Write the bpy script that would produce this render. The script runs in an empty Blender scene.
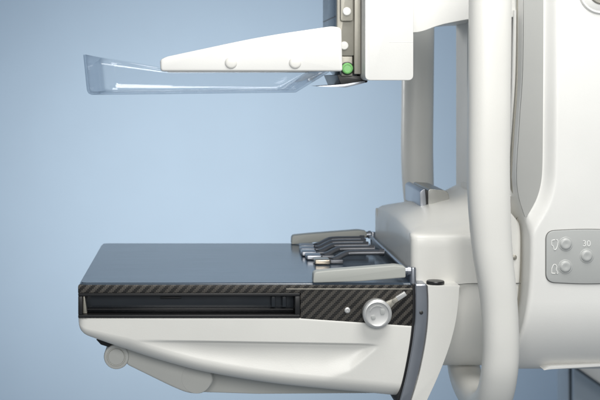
import bpy, bmesh, math, random
from mathutils import Vector
random.seed(4)
SC = bpy.context.scene
COL = SC.collection
# ---- coordinates: the machine is modelled in millimetres: x to the right, Y away from the viewer, z DOWNWARD;
# W() turns that into metres with z up. The front face of the receptor is the plane Y = 0.
def W(x, Y, z): return Vector(((x-300)/1000.0, Y/1000.0, (400-z)/1000.0+0.8))

# ------------------------------------------------------------------ camera
cd = bpy.data.cameras.new('camera'); cam = bpy.data.objects.new('camera', cd); COL.objects.link(cam)
cam.location = W(198, -1240, 78); cam.rotation_euler = (math.radians(90), 0, 0)
cd.sensor_width = 36; cd.lens = 36*1.24/0.6
cd.shift_x = 102/600; cd.shift_y = -122/600
cd.clip_start = .05; cd.clip_end = 50
cd.dof.use_dof = True; cd.dof.focus_distance = 1.245; cd.dof.aperture_fstop = 13
SC.camera = cam

# ------------------------------------------------------------------ world, lamps, exposure
SC.world = bpy.data.worlds.new('World'); SC.world.use_nodes = True
bg = SC.world.node_tree.nodes['Background']
bg.inputs[0].default_value = (.80, .90, 1.0, 1); bg.inputs[1].default_value = .24
SC.view_settings.view_transform = 'Standard'; SC.view_settings.look = 'None'
SC.view_settings.gamma = 1; SC.view_settings.exposure = 0

def aim(o, t):
    o.rotation_euler = (Vector(t)-o.location).to_track_quat('-Z', 'Y').to_euler()
def area(name, loc, target, size, power, colr, size_y=None, spread=180):
    l = bpy.data.lights.new(name, 'AREA'); l.energy = power; l.color = colr; l.size = size
    if size_y: l.shape = 'RECTANGLE'; l.size_y = size_y
    l.spread = math.radians(spread)
    o = bpy.data.objects.new(name, l); COL.objects.link(o); o.location = loc; aim(o, target); return o
area('key_softbox', W(520, -360, -560), W(430, 60, 120), .55, 8.6, (1, .985, .95))
area('front_softbox', W(300, -1700, -250), W(400, 100, 230), 1.0, 15, (1, .985, .95), .45)
def spot(name, loc, target, power, colr, ang, blend, rad):
    l = bpy.data.lights.new(name, 'SPOT'); l.energy = power; l.color = colr
    l.spot_size = math.radians(ang); l.spot_blend = blend; l.shadow_soft_size = rad
    o = bpy.data.objects.new(name, l); COL.objects.link(o); o.location = loc; aim(o, target); return o
spot('backdrop_lamp', W(225, 760, 330), W(225, 1900, 460), 66, (1, .89, .75), 106, 1, .2)

spot('added_rear_fill', W(-450, 900, 20), W(490, 300, 55), 15, (1, .99, .96), 24, .6, .1)  # unseen spot added to brighten the rear grip tube and column

# ------------------------------------------------------------------ materials
def mat(name, colr, rough=.4, metal=0, spec=.5, bump=0, bscale=60, var=0, coat=0, trans=0, ior=1.5):
    m = bpy.data.materials.new(name); m.use_nodes = True
    nt = m.node_tree; b = nt.nodes['Principled BSDF']
    b.inputs['Base Color'].default_value = (*colr, 1)
    b.inputs['Roughness'].default_value = rough
    b.inputs['Metallic'].default_value = metal
    b.inputs['Specular IOR Level'].default_value = spec
    b.inputs['Coat Weight'].default_value = coat
    b.inputs['Transmission Weight'].default_value = trans
    b.inputs['IOR'].default_value = ior
    tc = nt.nodes.new('ShaderNodeTexCoord')
    if var:
        n = nt.nodes.new('ShaderNodeTexNoise'); n.inputs['Scale'].default_value = 9; n.inputs['Detail'].default_value = 6
        nt.links.new(tc.outputs['Object'], n.inputs['Vector'])
        r = nt.nodes.new('ShaderNodeValToRGB')
        r.color_ramp.elements[0].position = .3; r.color_ramp.elements[1].position = .7
        r.color_ramp.elements[0].color = (*[c*(1-var) for c in colr], 1)
        r.color_ramp.elements[1].color = (*[min(1, c*(1+var*.5)) for c in colr], 1)
        nt.links.new(n.outputs[0], r.inputs[0]); nt.links.new(r.outputs[0], b.inputs['Base Color'])
        mr = nt.nodes.new('ShaderNodeMapRange'); mr.inputs[3].default_value = max(0, rough-.06); mr.inputs[4].default_value = rough+.08
        n2 = nt.nodes.new('ShaderNodeTexNoise'); n2.inputs['Scale'].default_value = 35; n2.inputs['Detail'].default_value = 8
        nt.links.new(tc.outputs['Object'], n2.inputs['Vector'])
        nt.links.new(n2.outputs[0], mr.inputs[0]); nt.links.new(mr.outputs[0], b.inputs['Roughness'])
    if bump:
        n = nt.nodes.new('ShaderNodeTexNoise'); n.inputs['Scale'].default_value = bscale; n.inputs['Detail'].default_value = 3
        nt.links.new(tc.outputs['Object'], n.inputs['Vector'])
        bp = nt.nodes.new('ShaderNodeBump'); bp.inputs['Strength'].default_value = bump; bp.inputs['Distance'].default_value = .001
        nt.links.new(n.outputs[0], bp.inputs['Height']); nt.links.new(bp.outputs[0], b.inputs['Normal'])
    return m
WHITE = mat('white_plastic', (.76, .75, .71), .34, var=.045, bump=.06, bscale=900)
WHITE2 = mat('white_enamel', (.78, .775, .75), .38, var=.035, bump=.05, bscale=900)
GREYP = mat('grey_plastic', (.42, .43, .40), .42, var=.04, bump=.08, bscale=1200)
CHAN = mat('channel_grey', (.36, .363, .35), .42, var=.03)
PANEL = mat('panel_grey', (.43, .44, .43), .45, var=.02)
BUTTON = mat('button_grey', (.46, .47, .46), .35)
LINEG = mat('outline_grey', (.14, .14, .135), .5)
BLACK = mat('black_plastic', (.012, .012, .013), .35)
DARK = mat('dark_core', (.05, .05, .048), .7)
GREIGE = mat('bracket_alloy', (.36, .345, .30), .42, metal=.5, var=.06, bump=.06, bscale=600)
SILVER = mat('brushed_alloy', (.40, .42, .46), .30, metal=.9, var=.08)
SILVERL = mat('bright_alloy', (.62, .62, .61), .38, metal=.55, var=.06)
BRACKET_SHADED = mat('shaded_bracket_plastic', (.54, .54, .51), .42, var=.05, bump=.05, bscale=900)  # plastic greyed so its colour holds the shadow under the cover
LATCH = mat('latch_alloy', (.40, .40, .38), .32, metal=.7, var=.08)
SMOKE = mat('smoked_metal', (.13, .16, .19), .28, metal=.7, var=.06)
RODM = mat('dark_rod', (.15, .155, .17), .33, metal=.6, var=.1)
GOLD = mat('warm_alloy', (.50, .44, .36), .25, metal=.8)
GREEN = mat('green_button', (.20, .52, .17), .3)
CLEAR = bpy.data.materials.new('clear_polycarbonate'); CLEAR.use_nodes = True
_n = CLEAR.node_tree; _n.nodes.clear()
_t = _n.nodes.new('ShaderNodeBsdfTransparent'); _t.inputs[0].default_value = (.955, .965, .975, 1)
_g = _n.nodes.new('ShaderNodeBsdfGlossy'); _g.inputs['Roughness'].default_value = .05; _g.inputs[0].default_value = (.95, .97, 1, 1)
_w = _n.nodes.new('ShaderNodeLayerWeight'); _w.inputs[0].default_value = .5
_p = _n.nodes.new('ShaderNodeMath'); _p.operation = 'POWER'; _p.inputs[1].default_value = 3.2; _n.links.new(_w.outputs['Facing'], _p.inputs[0])
_f = _n.nodes.new('ShaderNodeMapRange'); _f.inputs[3].default_value = .035; _f.inputs[4].default_value = .42; _n.links.new(_p.outputs[0], _f.inputs[0])
_r = _n.nodes.new('ShaderNodeValToRGB'); _r.color_ramp.elements[0].position = .45; _r.color_ramp.elements[0].color = (.98, .985, .99, 1)
_r.color_ramp.elements[1].position = 1; _r.color_ramp.elements[1].color = (.66, .69, .72, 1)
_n.links.new(_w.outputs['Facing'], _r.inputs[0]); _n.links.new(_r.outputs[0], _t.inputs[0])
_m = _n.nodes.new('ShaderNodeMixShader'); _o = _n.nodes.new('ShaderNodeOutputMaterial')
_n.links.new(_f.outputs[0], _m.inputs[0]); _n.links.new(_t.outputs[0], _m.inputs[1]); _n.links.new(_g.outputs[0], _m.inputs[2]); _n.links.new(_m.outputs[0], _o.inputs[0])
LETTER = mat('white_ink', (.80, .80, .78), .5)
PIN = mat('dark_pin', (.05, .05, .05), .4, metal=.5)
TOPM = mat('tabletop_laminate', (.062, .088, .122), .22, var=.12, ior=1.95)
# faint long smears in the polished top
def top_streaks(m):
    nt = m.node_tree; b = nt.nodes['Principled BSDF']
    tc = nt.nodes.new('ShaderNodeTexCoord'); mp = nt.nodes.new('ShaderNodeMapping'); mp.inputs['Scale'].default_value = (3, 90, 1)
    n = nt.nodes.new('ShaderNodeTexNoise'); n.inputs['Scale'].default_value = 4; n.inputs['Detail'].default_value = 5
    nt.links.new(tc.outputs['Object'], mp.inputs[0]); nt.links.new(mp.outputs[0], n.inputs['Vector'])
    mr = nt.nodes.new('ShaderNodeMapRange'); mr.inputs[3].default_value = .12; mr.inputs[4].default_value = .24
    nt.links.new(n.outputs[0], mr.inputs[0]); nt.links.new(mr.outputs[0], b.inputs['Roughness'])
top_streaks(TOPM)
def smudges(m, lo, hi, scale=22):
    nt = m.node_tree; b = nt.nodes['Principled BSDF']
    old = b.inputs['Roughness'].links[0].from_socket
    tc = nt.nodes.new('ShaderNodeTexCoord'); n = nt.nodes.new('ShaderNodeTexNoise'); n.inputs['Scale'].default_value = scale
    n.inputs['Detail'].default_value = 7; n.inputs['Distortion'].default_value = 1.4; nt.links.new(tc.outputs['Object'], n.inputs['Vector'])
    mr = nt.nodes.new('ShaderNodeMapRange'); mr.inputs[1].default_value = .55; mr.inputs[2].default_value = .75; mr.inputs[3].default_value = lo; mr.inputs[4].default_value = hi
    nt.links.new(n.outputs[0], mr.inputs[0])
    ad = nt.nodes.new('ShaderNodeMath'); ad.operation = 'ADD'; nt.links.new(old, ad.inputs[0]); nt.links.new(mr.outputs[0], ad.inputs[1]); nt.links.new(ad.outputs[0], b.inputs['Roughness'])
smudges(TOPM, 0, .025, 12); smudges(WHITE, 0, .18, 30); smudges(WHITE2, 0, .15, 24)
STRUT = mat('strut_grey', (.07, .09, .11), .5)
WALL = mat('blue_wall_paint', (.322, .443, .605), .8, spec=.2, var=.015)
CAB = mat('cabinet_grey', (.50, .57, .64), .6, spec=.3, var=.03)
SLOTG = mat('smoked_slot', (.028, .033, .040), .18, spec=.6, var=.15)

def carbon():
    m = bpy.data.materials.new('carbon_twill'); m.use_nodes = True
    nt = m.node_tree; N = nt.nodes; L = nt.links; b = N['Principled BSDF']
    tc = N.new('ShaderNodeTexCoord'); sx = N.new('ShaderNodeSeparateXYZ'); L.new(tc.outputs['Object'], sx.inputs[0])
    def M(op, a, c=None):
        n = N.new('ShaderNodeMath'); n.operation = op
        for i, v in enumerate((a, c)):
            if v is None: continue
            if isinstance(v, (int, float)): n.inputs[i].default_value = v
            else: L.new(v, n.inputs[i])
        return n.outputs[0]
    p = .00155
    # slightly irregular tows
    nz = N.new('ShaderNodeTexNoise'); nz.inputs['Scale'].default_value = 60; L.new(tc.outputs['Object'], nz.inputs['Vector'])
    wob = M('MULTIPLY', M('SUBTRACT', nz.outputs[0], .5), .55)
    u = M('ADD', M('DIVIDE', M('ADD', sx.outputs[0], 2), p), wob)
    v = M('ADD', M('DIVIDE', M('ADD', sx.outputs[2], M('MULTIPLY', sx.outputs[1], 1)), p), wob)
    iu = M('FLOOR', u); iv = M('FLOOR', v)
    k = M('FLOORED_MODULO', M('SUBTRACT', iu, iv), 6)
    warp = M('LESS_THAN', k, 2.5)
    fu = M('ABSOLUTE', M('SUBTRACT', M('FRACT', u), .5)); fv = M('ABSOLUTE', M('SUBTRACT', M('FRACT', v), .5))
    prof = M('ADD', M('MULTIPLY', warp, fu), M('MULTIPLY', M('SUBTRACT', 1, warp), fv))
    edge = M('SUBTRACT', 1, M('MULTIPLY', M('POWER', M('MULTIPLY', prof, 2), 3), .6))
    lit = M('MULTIPLY', warp, edge)
    n2 = N.new('ShaderNodeTexNoise'); n2.inputs['Scale'].default_value = 400; L.new(tc.outputs['Object'], n2.inputs['Vector'])
    lit = M('MULTIPLY', lit, M('ADD', .55, M('MULTIPLY', n2.outputs[0], .9)))
    mix = N.new('ShaderNodeMix'); mix.data_type = 'RGBA'
    L.new(lit, mix.inputs[0]); mix.inputs[6].default_value = (.012, .011, .010, 1); mix.inputs[7].default_value = (.085, .077, .067, 1)  # light and dark bands put the fibres' directional sheen into the base colour
    L.new(mix.outputs[2], b.inputs['Base Color'])
    bp = N.new('ShaderNodeBump'); bp.inputs['Strength'].default_value = .5; bp.inputs['Distance'].default_value = .0006
    L.new(edge, bp.inputs['Height']); L.new(bp.outputs[0], b.inputs['Normal'])
    b.inputs['Roughness'].default_value = .46; b.inputs['Coat Weight'].default_value = .2; b.inputs['Coat Roughness'].default_value = .12; b.inputs['Specular IOR Level'].default_value = .35
    return m
CARBON = carbon()

# ------------------------------------------------------------------ object helpers
ORG = {}
def thing(name, label, cat, base, group=None, kind=None):
    o = bpy.data.objects.new(name, None); COL.objects.link(o); o.empty_display_size = .05
    o.location = W(*base); ORG[o.name] = o.location.copy()
    o['label'] = label; o['category'] = cat
    if group: o['group'] = group
    if kind: o['kind'] = kind
    return o
def link(name, bm, m, parent=None, smooth=40, mods=None):
    bmesh.ops.recalc_face_normals(bm, faces=bm.faces)
    vs = [v.co for v in bm.verts]
    c = Vector([(min(v[i] for v in vs)+max(v[i] for v in vs))/2 for i in range(3)])
    for v in bm.verts: v.co -= c
    me = bpy.data.meshes.new(name); bm.to_mesh(me); bm.free()
    for p in me.polygons: p.use_smooth = True
    me.set_sharp_from_angle(angle=math.radians(smooth))
    me.materials.append(m)
    o = bpy.data.objects.new(name, me); COL.objects.link(o)
    ORG[o.name] = c.copy()
    if parent:
        o.parent = parent; o.location = c-ORG[parent.name]
    else: o.location = c
    return o
def rpoly(pts, r=3, seg=5):
    """round the corners of a 2-D polygon; pts may carry a third value = own radius"""
    out = []; n = len(pts)
    for i in range(n):
        p = Vector(pts[i][:2]); a = Vector(pts[i-1][:2]); b = Vector(pts[(i+1) % n][:2])
        rr = pts[i][2] if len(pts[i]) > 2 else r
        d1 = (a-p); d2 = (b-p); l = min(rr, d1.length*.45, d2.length*.45)
        if l < .05: out.append(tuple(p)); continue
        p1 = p+d1.normalized()*l; p2 = p+d2.normalized()*l
        for k in range(seg+1):
            t = k/seg; out.append(tuple(p1*(1-t)**2+p*2*t*(1-t)+p2*t*t))
    return out
def add_prism(bm, pts, Y0, Y1, bev=1.0, seg=3, ang=50):
    """outline in (x,z) extruded from Y0 to Y1"""
    b2 = bmesh.new()
    a = [b2.verts.new(W(x, Y0, z)) for x, z in pts]; c = [b2.verts.new(W(x, Y1, z)) for x, z in pts]
    n = len(pts)
    b2.faces.new(a); b2.faces.new(c[::-1])
    for i in range(n): b2.faces.new((a[i], c[i], c[(i+1) % n], a[(i+1) % n]))
    bmesh.ops.recalc_face_normals(b2, faces=b2.faces)
    if bev:
        ed = [e for e in b2.edges if e.is_manifold and e.calc_face_angle() > math.radians(ang)]
        bmesh.ops.bevel(b2, geom=ed, offset=bev/1000, segments=seg, profile=.5, affect='EDGES', clamp_overlap=True)
    merge(bm, b2)
def merge(bm, b2):
    me = bpy.data.meshes.new('t'); b2.to_mesh(me); b2.free(); bm.from_mesh(me); bpy.data.meshes.remove(me)
def add_box(bm, x0, x1, Y0, Y1, z0, z1, bev=1.0, seg=3):
    add_prism(bm, [(x0, z0), (x1, z0), (x1, z1), (x0, z1)], Y0, Y1, bev, seg)
def add_grid(bm, rows, closed=False, caps=False):
    """rows: lists of (x,Y,z)"""
    V = [[bm.verts.new(W(*p)) for p in r] for r in rows]
    m = len(V[0])
    for i in range(len(V)-1):
        for j in range(m if closed else m-1):
            k = (j+1) % m
            try: bm.faces.new((V[i][j], V[i][k], V[i+1][k], V[i+1][j]))
            except ValueError: pass
    if caps:
        bm.faces.new(V[0]); bm.faces.new(V[-1][::-1])
    return V
def catmull(pts, n=8):
    P = [Vector(p) for p in pts]; P = [P[0]*2-P[1]]+P+[P[-1]*2-P[-2]]; out = []
    for i in range(1, len(P)-2):
        for k in range(n):
            t = k/n; a, b, c, d = P[i-1:i+3]
            out.append(.5*((2*b)+(-a+c)*t+(2*a-5*b+4*c-d)*t*t+(-a+3*b-3*c+d)*t**3))
    out.append(P[-2]); return out
def add_tube(bm, pts, r, r2=None, side=(1, 0, 0), n=16, sub=8, radii=None):
    """tube along a smoothed path; r = half width along `side`, r2 = half width across it"""
    path = catmull(pts, sub) if sub > 1 else [Vector(p) for p in pts]
    r2 = r2 or r; rows = []
    for i, p in enumerate(path):
        t = (path[min(i+1, len(path)-1)]-path[max(i-1, 0)]).normalized()
        s = Vector(side); s = (s-t*s.dot(t)); s = s.normalized() if s.length > 1e-4 else Vector((0, 1, 0))
        u = t.cross(s)
        f = 1
        if radii: f = radii(i/(len(path)-1))
        rows.append([tuple(p+s*r*f*math.cos(2*math.pi*k/n)+u*r2*f*math.sin(2*math.pi*k/n)) for k in range(n)])
    add_grid(bm, rows, True, True)
def add_lathe(bm, cx, cz, prof, n=40, axis='Y', cY=0):
    """prof: (radius, along-axis) ; axis Y = faces the viewer, axis z = upright"""
    rows = []
    for r, a in prof:
        r = max(r, .02)
        if axis == 'Y': rows.append([(cx+r*math.cos(t), a, cz+r*math.sin(t)) for t in [2*math.pi*k/n for k in range(n)]])
        else: rows.append([(cx+r*math.cos(t), cY+r*math.sin(t), a) for t in [2*math.pi*k/n for k in range(n)]])
    add_grid(bm, rows, True, True)
def lerp(a, b, t): return a+(b-a)*t
def sst(a, b, x):
    t = max(0, min(1, (x-a)/(b-a))); return t*t*(3-2*t)
def interp(tab, x):
    if x <= tab[0][0]: return tab[0][1]
    for (a, b), (c, d) in zip(tab, tab[1:]):
        if x <= c: return lerp(b, d, (x-a)/(c-a))
    return tab[-1][1]
def smooth_tab(tab, n=8):
    return [(p[0], p[1]) for p in catmull([(a, b, 0) for a, b in tab], n)]
def prism(name, pts, Y0, Y1, m, parent, bev=1, seg=3, smooth=40):
    bm = bmesh.new(); add_prism(bm, pts, Y0, Y1, bev, seg); return link(name, bm, m, parent, smooth)
def box(name, x0, x1, Y0, Y1, z0, z1, m, parent, bev=1):
    bm = bmesh.new(); add_box(bm, x0, x1, Y0, Y1, z0, z1, bev); return link(name, bm, m, parent)

# ================================================================== the room behind
bm = bmesh.new()
add_grid(bm, [[(-3500, 1900, -1600), (4500, 1900, -1600)], [(-3500, 1900, 1200), (4500, 1900, 1200)]])
o = link('wall', bm, WALL); o['kind'] = 'structure'

cab = thing('cabinet', 'pale grey-blue cabinet with a dark door gap standing far behind the machine', 'cabinet', (1130, 1300, 1200))
box('side_panel', 928, 1300, 1207, 1280, 560, 1200, CAB, cab, 1.5)
box('door_gasket', 930, 1298, 1203.5, 1206.8, 562, 1198, STRUT, cab, .5)
box('door', 934, 1300, 1188, 1203.2, 560, 1200, CAB, cab, 2)
st = thing('slanted_panel', 'pale panel with a dark slanting lower edge, far behind the machine at bottom right', 'panel', (1060, 1100, 1100))
prism('plate', [(882, 605), (1104, 759), (1300, 759), (1300, 560), (890, 560)], 1104, 1130, WHITE2, st, 1)
bm = bmesh.new(); add_tube(bm, [(880, 1100, 604), (1100, 1100, 757)], 2.6, side=(0, 1, 0), sub=1); link('edge_strip', bm, STRUT, st)

# ================================================================== image receptor (the table)
rec = thing('receptor_table', 'breast support table with dark glossy top, carbon fibre side strip and white underside', 'support table', (250, 150, 396))
# polished top
bm = bmesh.new()
top = rpoly([(79, 1, 9), (418, 1, 1), (418, 299, 1), (79, 299, 9)], 9, 8)
b2 = bmesh.new()
a = [b2.verts.new(W(x, y, 283)) for x, y in top]; c = [b2.verts.new(W(x, y, 287)) for x, y in top]
b2.faces.new(a); b2.faces.new(c[::-1])
for i in range(len(top)): b2.faces.new((a[i], c[i], c[(i+1) % len(top)], a[(i+1) % len(top)]))
bmesh.ops.recalc_face_normals(b2, faces=b2.faces)
bmesh.ops.bevel(b2, geom=[e for e in b2.edges if e.calc_face_angle() > 1 and abs(e.verts[0].co.z-e.verts[1].co.z) < 1e-6], offset=.0016, segments=3, affect='EDGES')
merge(bm, b2); link('tabletop', bm, TOPM, rec)
# a thin lighter edging that runs round the free edge of the top
# carbon strip with an opening for the cassette slot
bm = bmesh.new()
strip = rpoly([(78, 285, 2), (414, 285, .5), (414, 326, .5), (300.5, 318.5, .5), (300.5, 293, .5), (78, 293, .5)], 1, 3)
add_prism(bm, strip, 0, 6, .8, 2)
strip_b = rpoly([(79, 286, 2), (414, 286, .5), (414, 318, .5), (79, 318, .5)], 1, 3)
add_prism(bm, strip_b, 293.5, 300, .8, 2)
add_box(bm, 78.3, 84, 6.5, 293, 287.5, 316, .8)           # the free end
link('carbon_side_panel', bm, CARBON, rec, 30)
box('edge_highlight', 286, 413, -.35, .6, 288.6, 289.6, GREIGE, rec, .3)  # thin strip drawn for the light caught on the lip's lower edge
box('core', 100, 412, 24, 290, 288, 330, BLACK, rec, 0)
# slot: black frame, recessed smoked window
bm = bmesh.new()
add_box(bm, 78.2, 300, -.6, 22, 293.2, 296.2, .5); add_box(bm, 78.2, 300, -.6, 22, 314.8, 318, .5)
add_box(bm, 78.2, 82.4, -.6, 22, 296.4, 314.6, .5); add_box(bm, 295, 300, -.6, 22, 296.4, 314.6, .5)
sl = link('slot_frame', bm, BLACK, rec)
box('slot_window', 82.6, 294.8, 15, 21, 296.4, 314.6, SLOTG, sl, .3)
bm = bmesh.new()
add_prism(bm, [(82.8, 296.6), (84.2, 296.6), (86.6, 314.4), (82.8, 314.4)], 4, 14.5, .4, 2)
link('slot_end_block', bm, GREIGE, sl)
bm = bmesh.new(); add_box(bm, 83, 294, 7, 14.8, 310.2, 311.6, .3); link('slot_rail', bm, BLACK, sl)
bm = bmesh.new(); add_box(bm, 160, 181, 13.6, 14.9, 299.2, 301.4, .3); link('slot_latch', bm, BLACK, sl)
bm = bmesh.new()
for x in (272, 283): add_box(bm, x, x+4, 9, 14.8, 298, 309, .6)
link('slot_catch', bm, SLOTG, sl)

# white lower cover -- lofted along x
zbot = smooth_tab([(78, 322), (78.7, 328), (80.5, 332), (85, 336.5), (95, 341), (130, 354.5), (170, 367), (210, 377), (270, 387), (330, 393.5), (370, 397), (440, 404)])
zbot = sorted(zbot)
def ztop(x): return 318.2 if x < 300 else 318.2+(x-300)*8/114
def front_dip(x, z):
    ridge = 341+(x-145)*4/230
    if x <= 118 or x >= 381 or z < ridge-1.5: return 0
    bot = interp([(118, 343), (134, 345), (170, 359), (210, 371), (250, 377.5), (290, 381), (325, 381), (350, 372), (370, 354), (381, 346)], x)
    if z > bot: return 0
    A = 8.5*sst(122, 235, x)*(1-sst(352, 380, x)**2)
    t = max(0, (z-ridge)/(bot-ridge))
    return A*sst(ridge-1.5, ridge+1.6, z)*(.4+1.8*t)*(1-t)**1.5
bm = bmesh.new(); rows = []
xs = [78+.02, 78.15, 78.5, 79.1, 80, 81.5, 83.5, 86]+[86+(418-86)*i/190 for i in range(1, 191)]
NZ = 60
for x in xs:
    zt = ztop(x); zb = interp(zbot, x)
    d = x-78; e = 6*(1-math.sqrt(max(0, 1-(1-min(1, d/7))**2)))      # vertical rounding of the free end
    rr = min(16, (zb-zt)*.45)
    row = [(x, 150, zt), (x, e+3, zt), (x, e+.9, zt+.05), (x, e+.2, zt+.35)]
    ridge = 341+(x-145)*4/230; lo = zb-rr
    ridge = min(ridge, lo-8)
    if lo-ridge > 4: zz = [lerp(zt+1.0, ridge-1.8, i/14) for i in range(14)]+[lerp(ridge-1.8, ridge+2, i/12) for i in range(12)]+[lerp(ridge+2, lo, i/(NZ-26)) for i in range(NZ-25)]
    else: zz = [lerp(zt+1.0, lo, i/NZ) for i in range(NZ+1)]
    for z in zz: row.append((x, e+.0+front_dip(x, z), z))
    for k in range(1, 9):
        t = math.pi/2*k/8
        zc = zb-rr+rr*math.sin(t); row.append((x, e+front_dip(x, zc)+rr*1.3*(1-math.cos(t)), zc))
    row += [(x, 150, zb+.2)]
    for k in range(8, -1, -1):
        t = math.pi/2*k/8
        row.append((x, 300-e-rr*1.3*(1-math.cos(t)), zb-rr+rr*math.sin(t)))
    row += [(x, 300-e, zt+1), (x, 297-e, zt)]
    rows.append(row)
add_grid(bm, rows, True, True)
link('lower_cover', bm, WHITE, rec, 60)

# silver end band
bandL = smooth_tab([(283.5, 414.5), (300, 414.8), (320, 414.3), (340, 412.2), (360, 408.8), (380, 404.6), (404, 398)])
bandR = smooth_tab([(283.5, 426.4), (300, 427.2), (320, 426.8), (340, 424.6), (360, 421), (380, 416.3), (404, 409)])
pts = [(x, z) for z, x in bandL]+[(x, z) for z, x in reversed(bandR)]
bd = prism('end_band', pts, -3.2, 303, SILVER, rec, 1.8, 4)
bm = bmesh.new(); add_lathe(bm, 420.6, 312, [(1.9, -3.0), (1.9, -4.0), (1.2, -4.3), (.1, -4.3)], 20); link('screw', bm, PIN, bd)
pts = [(x-2.2, z) for z, x in bandL]+[(x+.4, z) for z, x in reversed(bandL)]
prism('band_gasket', pts, -.8, 301, BLACK, rec, .3, 2)

# locking knob with lever
kn = bmesh.new()
add_lathe(kn, 376, 312.2, [(13.6, 0), (14.3, -1), (14.6, -8), (14.2, -10), (13, -11), (11.8, -11.2), (11.2, -10.4), (10.6, -10.2), (.1, -10.4)], 64)
kn = link('locking_knob', kn, SILVERL, rec, 35)
bm = bmesh.new()
add_prism(bm, rpoly([(378.5, 306.2), (383.5, 307.5), (383.2, 312.5), (379, 313.2)], 2), -11.1, -10.2, .3, 2)
add_prism(bm, rpoly([(369, 313.8), (373.5, 312.8), (374.5, 317), (370.8, 318.6)], 2), -11.1, -10.2, .3, 2)
for k in range(9):
    t0 = math.radians(200+k*12); t1 = math.radians(200+(k+1)*12)
    add_prism(bm, [(376+7.6*math.cos(t0), 312+7.6*math.sin(t0)), (376+7.6*math.cos(t1), 312+7.6*math.sin(t1)),
                   (376+8.3*math.cos(t1), 312+8.3*math.sin(t1)), (376+8.3*math.cos(t0), 312+8.3*math.sin(t0))], -10.9, -10.2, 0)
link('knob_symbol', bm, PANEL, kn)
bm = bmesh.new()
def obar(x0, z0, x1, z1, w0, w1):
    d = Vector((x1-x0, z1-z0)).normalized(); n = Vector((-d.y, d.x))
    return [(x0+n.x*w0, z0+n.y*w0), (x1+n.x*w1, z1+n.y*w1), (x1-n.x*w1, z1-n.y*w1), (x0-n.x*w0, z0-n.y*w0)]
add_prism(bm, rpoly(obar(386, 305.5, 393, 300.6, 4.4, 2.6), .6), -5, -1.5, .5, 2)
add_prism(bm, rpoly(obar(392, 301.3, 396.4, 298.2, 2.3, 2.3), .4), -5.6, -1.2, .5, 2)
link('lever_neck', bm, GREIGE, kn)
bm = bmesh.new(); add_prism(bm, rpoly(obar(396, 298.5, 405, 292.6, 2.5, 2.3), .8), -5.2, -1.2, .6, 3); link('lever', bm, SILVERL, kn)
bm = bmesh.new()
add_lathe(bm, 347.3, 310.2, [(2.9, 0), (2.9, -.9), (2.3, -1.3), (1.1, -1.3), (1.0, -.6), (.1, -.6)], 24); link('screw', bm, SILVERL, rec)

# hinged clamps lying along the front and rear edges of the top
def clamp(Y, label, s=0):
    p = rpoly([(313.5, 272.2, 3.5), (330, 270.3, 8), (396, 265.2, 3), (405.5, 266.8, 2), (405.5, 277.5-s, 1.5), (360, 281.3-s*.8, 8), (313, 282.7, 1.5)], 3, 6)
    bm = bmesh.new(); add_prism(bm, p, Y, Y+15, 2.2, 4)
    c = link('edge_clamp', bm, GREYP, rec, 50); c['label'] = label
    bm = bmesh.new()
    add_tube(bm, [(402, Y+7, 271.5), (411, Y+7, 271.5)], 3.9, side=(0, 1, 0), sub=1, n=24)
    add_tube(bm, [(408, Y+7, 271.5), (411.2, Y+7, 271.5)], 4.9, side=(0, 1, 0), sub=1, n=24)
    add_lathe(bm, 413.6, 0, [(3.2, 284), (3.2, 270), (2.8, 267.8), (.1, 267.4)], 24, 'z', Y+5)
    link('hinge', bm, SILVER, c, 35)
    return c
clamp(-1.5, 'grey hinged clamp lying along the front edge of the dark top')
clamp(284, 'grey hinged clamp at the rear edge of the dark top, behind the dark fingers', 3.5)
# hinge rail along the gantry side
bm = bmesh.new(); add_tube(bm, [(409.5, 14, 272.5), (409.5, 283, 272.5)], 1.9, side=(1, 0, 0), sub=1, n=16); link('hinge_rail', bm, SILVER, rec)
box('rail_dark_gap', 411.5, 414.2, 10, 290, 276, 283.5, BLACK, rec, .3)  # black strip stands in for the dark gap between rail and mount
# row of dark positioning fingers with bright tips
for i, Y in enumerate((150, 184, 213, 242, 270)):
    L_ = (0, 6, 9, 8, 6)[i]
    bm = bmesh.new()
    add_tube(bm, [(406-L_, Y, 273.5), (370-L_, Y, 274), (361-L_, Y-3, 275.5), (352-L_, Y-12, 278.4), (345-L_, Y-17, 280)], 6.2, 3.0, side=(0, 1, 0), n=16, sub=6)
    add_tube(bm, [(401-L_, Y, 273.5), (406.5-L_, Y, 273.5)], 4.0, side=(0, 1, 0), sub=1, n=20)
    fg = link('finger', bm, RODM, rec, 45)
    bm = bmesh.new()
    add_box(bm, 326-L_, 343-L_, Y-32, Y-9, 277.2, 282.4, 1.3)
    link('finger_tip', bm, SILVER if i else GOLD, fg)
    bm = bmesh.new()
    add_box(bm, 343.4-L_, 358-L_, Y-26, Y-11, 278.2, 282.6, 1.1)
    link('finger_pad', bm, RODM, fg)

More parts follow.
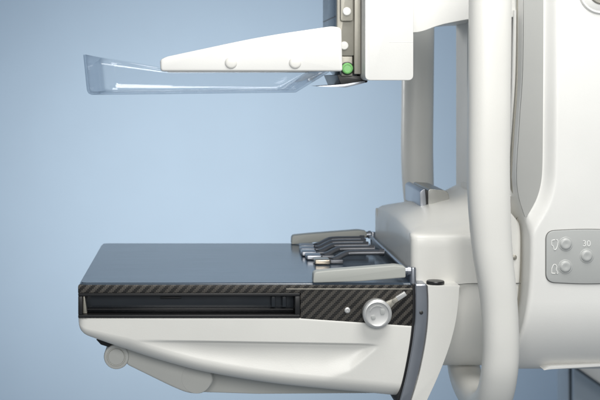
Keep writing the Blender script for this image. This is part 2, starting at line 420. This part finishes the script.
# swing bracket beneath
bm = bmesh.new()
add_prism(bm, rpoly([(118, 350, 6), (150, 356, 2), (202, 368, 6), (216, 390, 12), (204, 404.5, 10), (188, 404, 12), (172, 397.5, 8), (124, 374, 4)], 6, 6), 40, 150, 3.5, 4)
br = link('swing_bracket', bm, BRACKET_SHADED, rec, 50)
bm = bmesh.new()
add_lathe(bm, 113.8, 366.2-.6, [(13, 66), (13, 40), (12.3, 38.4), (9.8, 38), (9.4, 39.4), (8.6, 39.4), (8, 38), (.1, 37.7)], 48)
link('pivot_knob', bm, BRACKET_SHADED, br, 35)
bm = bmesh.new(); add_lathe(bm, 196.5, 388.2, [(15.6, 45), (15.6, 40.1), (15.2, 39.8), (.1, 39.75)], 48); link('pivot_disc', bm, BRACKET_SHADED, br, 35)
prism('bracket_clip', rpoly([(93, 347, 1), (101, 346, 1), (109, 351, 1), (106, 355, 1), (98, 352.5, 1)], 1), 36, 60, BLACK, br, .6)
prism('under_plate', rpoly([(196, 376, 2), (420, 380, 2), (420, 409, 2), (260, 410, 4), (196, 408, 2)], 3), 62, 238, BRACKET_SHADED, rec, 2)

# ================================================================== C-arm with its handle
ca = thing('c_arm', 'white swinging arm carrying the support table, with a thick white upright grip tube', 'machine arm', (470, 150, 400))
# receptor mount: the block behind the hinge rail
bm = bmesh.new(); rows = []
for x, ins in ((414.6, 7), (415.2, 4.6), (416.5, 2.6), (418.5, 1.1), (422, .25), (428, 0), (435, 0), (442, 0), (449, 0), (455, 0), (460, .3), (464, 1.2), (468, 3), (472, 5), (478, 6), (500, 6), (510, 6)):
    hc = interp([(414, 239), (417, 232), (422, 229), (430, 226), (445, 221.5), (460, 219), (478, 214), (492, 205), (510, 198)], x)
    zf = 239-(3-3*min(1, (x-414)/4))*0
    y0 = 18+ins; y1 = 282-ins
    row = [(x, y0, 287.2), (x, y0, 270), (x, y0, 250), (x, y0, 243), (x, y0+.8, 240), (x, y0+2.6, 237.8), (x, y0+5.5, 236.6)]
    for k in range(1, 24):
        Y = lerp(y0+5.5, y1-5.5, k/24)
        f = min(1, max(0, (Y-20)/105))**.85*(1-sst(200, 282, Y)*.55)
        row.append((x, Y, lerp(236.4, hc, f)+(1.5*ins if x < 416 else (ins*.6 if x < 440 else 0))))
    row += [(x, y1-5.5, 236.6), (x, y1-2, 238), (x, y1, 242), (x, y1, 287.2)]
    rows.append(row)
add_grid(bm, rows, True, True); link('receptor_mount', bm, WHITE, ca, 50)
# release latch
bm = bmesh.new(); add_prism(bm, rpoly([(446, 204.5, 3), (452, 201.5, 2), (453.2, 221, 1), (446.5, 224, 1)], 2), 146, 246, 2, 4)
lt = link('release_latch', bm, SILVER, ca, 50)
bm = bmesh.new(); add_prism(bm, rpoly([(453.4, 204, 1), (457, 204, 1), (457, 226, 1), (453.4, 226, 1)], .5), 150, 240, .5, 2); link('latch_gap', bm, BLACK, lt)
bm = bmesh.new(); add_prism(bm, rpoly([(455.5, 202, 4), (478, 204, 6), (481, 226, 1), (455.5, 226, 1)], 2), 148, 246, 2.5, 4); link('latch_body', bm, LATCH, lt, 50)
# collar next to the silver band
colR = smooth_tab([(285, 458.5), (300, 457.6), (320, 455), (340, 450.2), (360, 443.4), (380, 435.2), (404, 424)])
pts = [(426.8, 285), (459, 285)]+[(x, z) for z, x in colR[2:]]+[(x+.5, z) for z, x in reversed(bandR)][:-1]
prism('collar', pts, -4.5, 304, WHITE, ca, 3.2, 5)
bm = bmesh.new(); add_lathe(bm, 436.5, 0, [(8.9, 285), (9.1, 282.6), (8.4, 281.6), (.1, 281.3)], 40, 'z', 6); link('round_cap', bm, BLACK, ca, 35)
# yoke: the swivel housing between the mount and the gantry
def rows_housing(xl, xr, ztf, zb, y0, y1, nx, zs=None, dip=None, R=70, RY=75, rl=8):
    """grid of a housing: xl(z), xr(z) side limits, top ztf(u), rounded underside"""
    rows = []
    us = [0, .002, .005, .009, .014]+[.014+.956*i/nx for i in range(1, nx+1)]+[.985, .994, 1]
    for u in us:
        row = []
        zt = ztf(u); zr = zb-R
        edge = min(u, 1-u)
        def pt(Y, z):
            a, b = xl(z), xr(z); x = lerp(a, b, u)
            dd = min(x-a, b-x); rn = rl*(1-math.sqrt(max(0, 1-(1-min(1, dd/rl))**2)))
            off = dip(x, z) if dip else 0
            return (x, Y+rn+off if Y < (y0+y1)/2 else Y-rn, z)
        row.append(pt(y0+rl, zt+0.0)); row.append(pt(y0+rl*.35, zt+rl*.12)); row.append(pt(y0+rl*.05, zt+rl*.5)); row.append(pt(y0, zt+rl))
        n = 60 if not dip else 190
        for k in range(1, n+1): row.append(pt(y0, lerp(zt+rl, zr, k/n)))
        for k in range(1, 17):
            t = math.pi/2*k/16; row.append(pt(y0+RY*(1-math.cos(t)), zr+R*math.sin(t)))
        for k in range(16, -1, -1):
            t = math.pi/2*k/16; row.append(pt(y1-RY*(1-math.cos(t)), zr+R*math.sin(t)))
        row.append(pt(y1, zt+rl)); row.append(pt(y1-rl, zt))
        rows.append(row)
    return rows
seam = smooth_tab([(-60, 526.5), (60, 526), (120, 522.5), (172, 519.5), (198, 521.5), (226, 529.5), (250, 531), (290, 529.5), (320, 525.5), (345, 520), (390, 507)])
def seamx(z): return interp(seam, z)
bm = bmesh.new()
def yoke_top(u):
    x = lerp(464, 529, u); return interp(smooth_tab([(430, 244), (470, 243), (497, 240), (503, 205), (507, 196), (514, 203), (522, 215), (531, 230)]), x)
add_grid(bm, rows_housing(lambda z: interp([(282, 464), (292, 440)], z), lambda z: seamx(z)-2.6, yoke_top, 386, 26, 180, 40, R=82, RY=70, rl=5), True, True)
yk = link('swivel_housing', bm, WHITE, ca, 60)
bm = bmesh.new(); add_box(bm, 461, 527.5, 25.4, 27, 287.2, 288.1, .1); link('seam', bm, LINEG, yk)
bm = bmesh.new(); add_lathe(bm, 520.8, 261, [(2.6, 26), (2.6, 25), (1.8, 24.4), (.1, 24.4)], 24); link('screw', bm, GREIGE, yk)
# grip tube: down the front, under the arm and up again behind
for back in (False, True):
    bm = bmesh.new(); rowsr = []
    path = [(480, -43, -60), (480, -43, 0), (479, -43, 100), (478.5, -43, 180), (481.6, -43, 240), (488, -43, 290), (490.4, -43, 335), (489.5, -39, 366), (488, -24, 391), (487, 6, 406), (487, 48, 409), (487, 92, 402), (487.5, 118, 384), (488, 126, 350)]
    if back: path = [(x-(0 if z > 250 else .8), 300-Y, z if z < 300 else 300+(z-300)*.75) for x, Y, z in path]
    pp = catmull(path, 10)
    for i, p in enumerate(pp):
        t = (pp[min(i+1, len(pp)-1)]-pp[max(i-1, 0)]).normalized(); sd = Vector((1, 0, 0)); sd = (sd-t*sd.dot(t)).normalized(); u = t.cross(sd)
        w = lerp(20.2, 17, sst(180, 320, p.z)); r_ = []
        for k in range(40):
            a_ = 2*math.pi*k/40; c1, s1 = math.cos(a_), math.sin(a_); q = 2/2.4
            r_.append(tuple(p+sd*w*math.copysign(abs(c1)**q, c1)+u*16*math.copysign(abs(s1)**q, s1)))
        rowsr.append(r_)
    add_grid(bm, rowsr, True, True); g = link('grip_tube', bm, WHITE, ca, 60)
    if back: g['label'] = 'rear grip tube, seen in shade behind the drive unit'
# upper arm
up = rpoly([(412, -60, 1), (532, -60, 1), (532, 15, 1.5), (500, 15, 2), (478, 17, 20), (448, 23, 14), (428, 30.8, 8), (405, 31.3, 1)], 3, 8)
prism('upper_arm', up, 44, 256, WHITE2, ca, 4, 4)
# sliding column between upper arm and swivel housing
prism('inner_column', [(505.5, -60), (520, -60), (520, 232), (505.5, 232)], 110, 240, WHITE2, ca, 3)
prism('column_front_shaded', [(500, -60), (548, -60), (548, 230), (500, 230)], 64, 109, GREIGE, ca, 3)  # white column coloured greige here: shade of the occluded gap put into the colour
prism('column_edge', [(499.5, -60), (502.5, -60), (502.5, 222), (499.5, 222)], 112, 150, WHITE2, ca, 1)
bm = bmesh.new(); add_tube(bm, [(526.5, 42, 8), (524, 42, 100), (521, 42, 200)], 2.5, side=(0, 1, 0), n=20); link('guide_rod', bm, WHITE2, ca)
bm = bmesh.new(); add_box(bm, 528.5, 534.5, 46, 63, 62.2, 64.6, .5)
add_tube(bm, [(529, 48, 70), (531.5, 48, 73), (532.4, 48, 80), (531, 48, 86), (529, 48, 88)], 1.1, n=10, side=(0, 1, 0)); link('hook', bm, WHITE2, ca)
bm = bmesh.new(); add_lathe(bm, 525.8, 61, [(1.6, 65), (1.6, 62.8), (.1, 62.8)], 16); link('screw', bm, PIN, ca)

# ================================================================== gantry column
ga = thing('gantry_column', 'tall white machine column with a grey keypad and a shallow grey channel down its face', 'machine column', (620, 150, 400))
chan = [tuple(p[:2]) for p in catmull([(548, -120, 0), (548, 20, 0), (547.5, 120, 0), (547, 165, 0), (545.5, 184, 0), (541.5, 199, 0), (535.5, 211, 0), (529.5, 221, 0), (524, 232, 0), (519, 242, 0)], 6)]
def gdip(x, z):
    if x > 566 or z > 262: return 0
    best = 1e9; side = 1
    for (ax, az), (bx, bz) in zip(chan, chan[1:]):
        ux, uz = bx-ax, bz-az; t = max(0, min(1, ((x-ax)*ux+(z-az)*uz)/(ux*ux+uz*uz)))
        dx, dz = x-ax-ux*t, z-az-uz*t; dd = dx*dx+dz*dz
        if dd < best: best = dd; side = 1 if (ux*dz-uz*dx) < 0 else -1
    return 11*(1-sst(0, 12, side*math.sqrt(best)))
bm = bmesh.new()
add_grid(bm, rows_housing(lambda z: seamx(z)+1.2, lambda z: 760, lambda u: -80, 383, 6, 300, 190, dip=gdip, R=78, RY=60, rl=5), True, True)
link('housing', bm, WHITE2, ga, 60)
bm = bmesh.new(); pts = [(seamx(z)-(0 if z < 225 else 5), z) for z in range(-60, 360, 12)]+[(seamx(z)+10, z) for z in range(348, -70, -12)]
add_prism(bm, pts, 34, 250, 0); link('seam_liner', bm, GREIGE, ga)
prism('bottom_hatch', rpoly([(551, 376.6, .8), (557, 372.8, 3), (640, 369, 1), (640, 371, 1), (558, 375.6, 2)], 1), 26.5, 120, WHITE2, ga, .8)
chz = sorted((z, x) for x, z in chan)
bm = bmesh.new(); rows = []; z = -74.0
while z < 226:
    a, b = seamx(z)+1.6, interp(chz, z)
    if b-a < .6: break
    rows.append([(a, 16.3, z), ((a+b)/2, 16.3, z), (b, 16.3, z), (b, 18.6, z), (a, 18.6, z)]); z += 1.5
add_grid(bm, rows, True, True); link('channel_panel', bm, CHAN, ga, 40)
# keypad
def kp(x0, x1, z0, z1, r, Y0, Y1, m, par, name, bev):
    return prism(name, rpoly([(x0, z0+1.5, r), ((x0+x1)/2, z0-.6, 40), (x1, z0+1.5, r), (x1, z1-1.5, r), ((x0+x1)/2, z1+.6, 40), (x0, z1-1.5, r)], r, 8), Y0, Y1, m, par, bev)
pk = kp(547.6, 630.4, 230.3, 284.4, 9, 4.4, 9, PANEL, ga, 'keypad', .5)
kp(546.9, 631.1, 229.6, 285.1, 9.5, 5.3, 9, LINEG, pk, 'keypad_rim', .2)
for (bx, bz) in ((567, 244.6), (566.6, 267.4), (588, 256.6), (609, 244.6), (609, 267.4)):
    bm = bmesh.new()
    add_lathe(bm, bx, bz, [(7.2, 4.5), (7.1, 4.1), (6.6, 3.9), (6.1, 4.1), (5.6, 3.3), (4.6, 2.4), (3.4, 2.3), (1.6, 2.6), (.1, 2.7)], 40)
    link('button', bm, BUTTON, pk, 60)
def text_mesh(s, size, x, z, Y, m, par, name):
    cu = bpy.data.curves.new('t', 'FONT'); cu.body = s; cu.size = size; cu.extrude = .00015; cu.align_x = 'CENTER'; cu.align_y = 'CENTER'
    to = bpy.data.objects.new('t', cu); COL.objects.link(to)
    dg = bpy.context.evaluated_depsgraph_get(); me = bpy.data.meshes.new_from_object(to.evaluated_get(dg))
    bm = bmesh.new(); bm.from_mesh(me); p = W(x, Y, z)
    for v in bm.verts: v.co = Vector((p.x+v.co.x, p.y-v.co.z, p.z+v.co.y))
    bpy.data.objects.remove(to); return link(name, bm, m, par)
text_mesh('30', .0085, 588, 244.3, 4.2, LETTER, pk, 'lettering')
def stroke(bm, pts, w=.5, Y0=4.1, Y1=4.6):
    add_tube(bm, [(x, (Y0+Y1)/2, z) for x, z in pts], w, .25, side=(0, 0, 1), n=8, sub=4)
bm = bmesh.new()
add_tube(bm, [(553, 4.3, 241), (558.5, 4.3, 240.5), (559, 4.3, 245), (557.5, 4.3, 249.5), (555.5, 4.3, 250.5), (554.5, 4.3, 247), (553, 4.3, 245.5), (553, 4.3, 241)], .45, .45, n=8, sub=4)
link('key_symbol', bm, LETTER, pk)
bm = bmesh.new()
add_tube(bm, [(553, 4.3, 274), (553.2, 4.3, 269), (555.5, 4.3, 265), (558, 4.3, 267), (557.6, 4.3, 270.5), (559, 4.3, 274), (553, 4.3, 274)], .45, .45, n=8, sub=4)
link('key_symbol', bm, LETTER, pk)
# round boss at the top
bm = bmesh.new()
add_lathe(bm, 603, -9, [(23, 7), (23, 5.4), (21.5, 4), (19.8, 5.2), (19, 4.6), (13.5, 3.4), (13, 4)], 64)
bs = link('round_boss', bm, WHITE2, ga, 50)
bm = bmesh.new(); add_lathe(bm, 603, -9, [(13, 5), (13, 2.6), (12, 2), (9, 2.4), (.1, 2.8)], 48); link('boss_disc', bm, GREIGE, bs, 35)

# ================================================================== compression head
he = thing('compression_unit', 'boxy white and metal drive unit with a round green button, holding the clear paddle', 'machine head', (390, 120, 86))
prism('cover', rpoly([(367.5, -60, 1), (416.5, -60, 1), (416.5, 80.4, 5.5), (367.5, 80.4, 5.5)], 5, 6), 18, 230, WHITE2, he, 2.4, 4)
box('cover_seam', 392, 416.3, 17.9, 19, 41.4, 41.8, WHITE, he, .1)
bm = bmesh.new()
add_prism(bm, rpoly([(343.5, -60, 1), (366, -60, 1), (366, 76, 1), (356, 76, 1), (343.5, 60, 1)], 1), 62, 205, 1, 2)
link('carriage', bm, SMOKE, he)
bm = bmesh.new(); add_box(bm, 360, 367, 46, 61, -60, 74, .8); link('carriage_edge', bm, GREIGE, he)
bm = bmesh.new(); add_prism(bm, rpoly([(342.6, -60, 1), (361.2, -60, 1), (361.2, 55, 4), (342.6, 55, 1)], 1, 6), 50, 61.6, 1, 2)
pl = link('latch_plate', bm, GREIGE, he)
bm = bmesh.new(); add_prism(bm, rpoly([(345.6, -60, 1), (358.6, -60, 1), (358.6, 19, 2.5), (345.6, 19, 2.5)], 1, 6), 44, 49.8, 1.2, 3); link('raised_pad', bm, GREIGE, pl)
for z, Y in ((9, 43.8), (44.3, 49.8)):
    bm = bmesh.new(); add_lathe(bm, 352 if z < 20 else 350, z, [(4.3, Y+.3), (4.3, Y-1.4), (3.6, Y-2), (.1, Y-2.2)], 32); link('screw', bm, WHITE2, pl, 35)
box('button_block', 347, 359, 50, 62, 55.4, 76, GREIGE, he, 1)
bm = bmesh.new(); add_lathe(bm, 353, 68, [(6.9, 50), (6.9, 48.4), (6.3, 48)], 40); bz = link('button_bezel', bm, PIN, he, 35)
bm = bmesh.new(); add_lathe(bm, 353, 68, [(5.9, 50), (5.9, 46.6), (5.2, 45.6), (4, 45.3), (3.6, 45.8), (.1, 45.8)], 40); link('green_button', bm, GREEN, bz, 35)
prism('lower_lip', rpoly([(343, 74.5, 1), (372, 76, 1), (376, 82.5, 3), (358, 84.5, 5), (348, 86.5, 1)], 2, 5), 54, 190, BLACK, he, 1)
prism('lip_blade', rpoly([(322, 86.6, .3), (350, 84.6, 1), (372, 81, 1), (372, 83, 1), (352, 87.8, 1)], .6, 3), 52, 120, SILVER, he, .4)
# slats on the side of the carriage
bm = bmesh.new()
for z in (-30, 12): add_box(bm, 342.9, 344.2, 66, 200, z, z+1.2, .2)
link('side_groove', bm, BLACK, he)

# ================================================================== clear paddle and its white arms
pa = thing('compression_paddle', 'clear plastic compression tray held by a tapered white arm above the table', 'compression paddle', (210, 150, 95))
def tray_zt(x): return 53+max(0, x-80)*.172 if x < 160 else 66.8
def tray_zb(x): return (94.3-max(0, x-84)*.012) if x < 298 else lerp(91.7, 71, (x-298)/34)
per = []
xsr = [332, 326, 318, 310, 304, 298, 290]+[290-(290-102)*i/16 for i in range(1, 17)]
for x in xsr: per.append((x, 30))
for k in range(1, 9):
    t = math.pi/2*k/8; per.append((102-18*math.sin(t), 48-18*math.cos(t)))
for k in range(1, 12): per.append((84, 48+204*k/12))
for k in range(0, 8):
    t = math.pi/2*k/8; per.append((102-18*math.cos(t), 252+18*math.sin(t)))
for x in reversed(xsr): per.append((x, 270))
bm = bmesh.new(); rows = []
for f in (0, .03, .07, .13, .3, .55, .8, 1):
    row = []
    for (x, Y) in per:
        zb, zt = tray_zb(x), tray_zt(x)
        ins = 3.2*(1-math.sqrt(max(0, 1-(1-min(1, f/.13))**2)))
        fl = -4*f*sst(130, 84, x) if False else -4*f*(1-sst(84, 130, x))
        cx_ = (x-200)/200
        yy = Y+ins*(1 if Y < 150 else -1)*min(1, abs(Y-150)/100)
        xx = x+fl+(ins if x < 100 else 0)
        row.append((xx, yy, lerp(zb, min(zt, zb-.5), f)))
    rows.append(row)
V = add_grid(bm, rows)
bot = V[0]
half = len(bot)//2
for i in range(half):
    a_, b_, c_, d_ = bot[i], bot[i+1], bot[-2-i], bot[-1-i]
    if i+1 < len(bot)-2-i: bm.faces.new((a_, b_, c_, d_))
    elif i+1 == len(bot)-2-i: bm.faces.new((a_, b_, d_))
bmesh.ops.recalc_face_normals(bm, faces=bm.faces)
tr = link('tray', bm, CLEAR, pa, 60)
md = tr.modifiers.new('thickness', 'SOLIDIFY'); md.thickness = .0024; md.offset = 0
for Y, first in ((17, True), (268.5, False)):
    bm = bmesh.new()
    add_prism(bm, rpoly([(159.4, 59.5, 3), (166, 56.3, 6), (262, 35.8, 60), (334, 25.3, 8), (343.6, 27, 5), (344.6, 71.3, 3), (160, 71.3, 3.5)], 3, 7), Y, Y+12, 2.4, 4)
    ar = link('arm', bm, WHITE2, pa, 50)
    if first:
        for x in (231.5, 296.5):
            bm = bmesh.new()
            add_lathe(bm, x, 62.3, [(6.2, Y+.3), (6.2, Y-.5), (5.6, Y-1.2), (4, Y-1.5), (.1, Y-1.6)], 36); link('rivet', bm, WHITE, ar, 60)
bm = bmesh.new(); add_box(bm, 331, 343, 29.5, 268, 30, 70, 2); link('cross_bar', bm, WHITE2, pa)
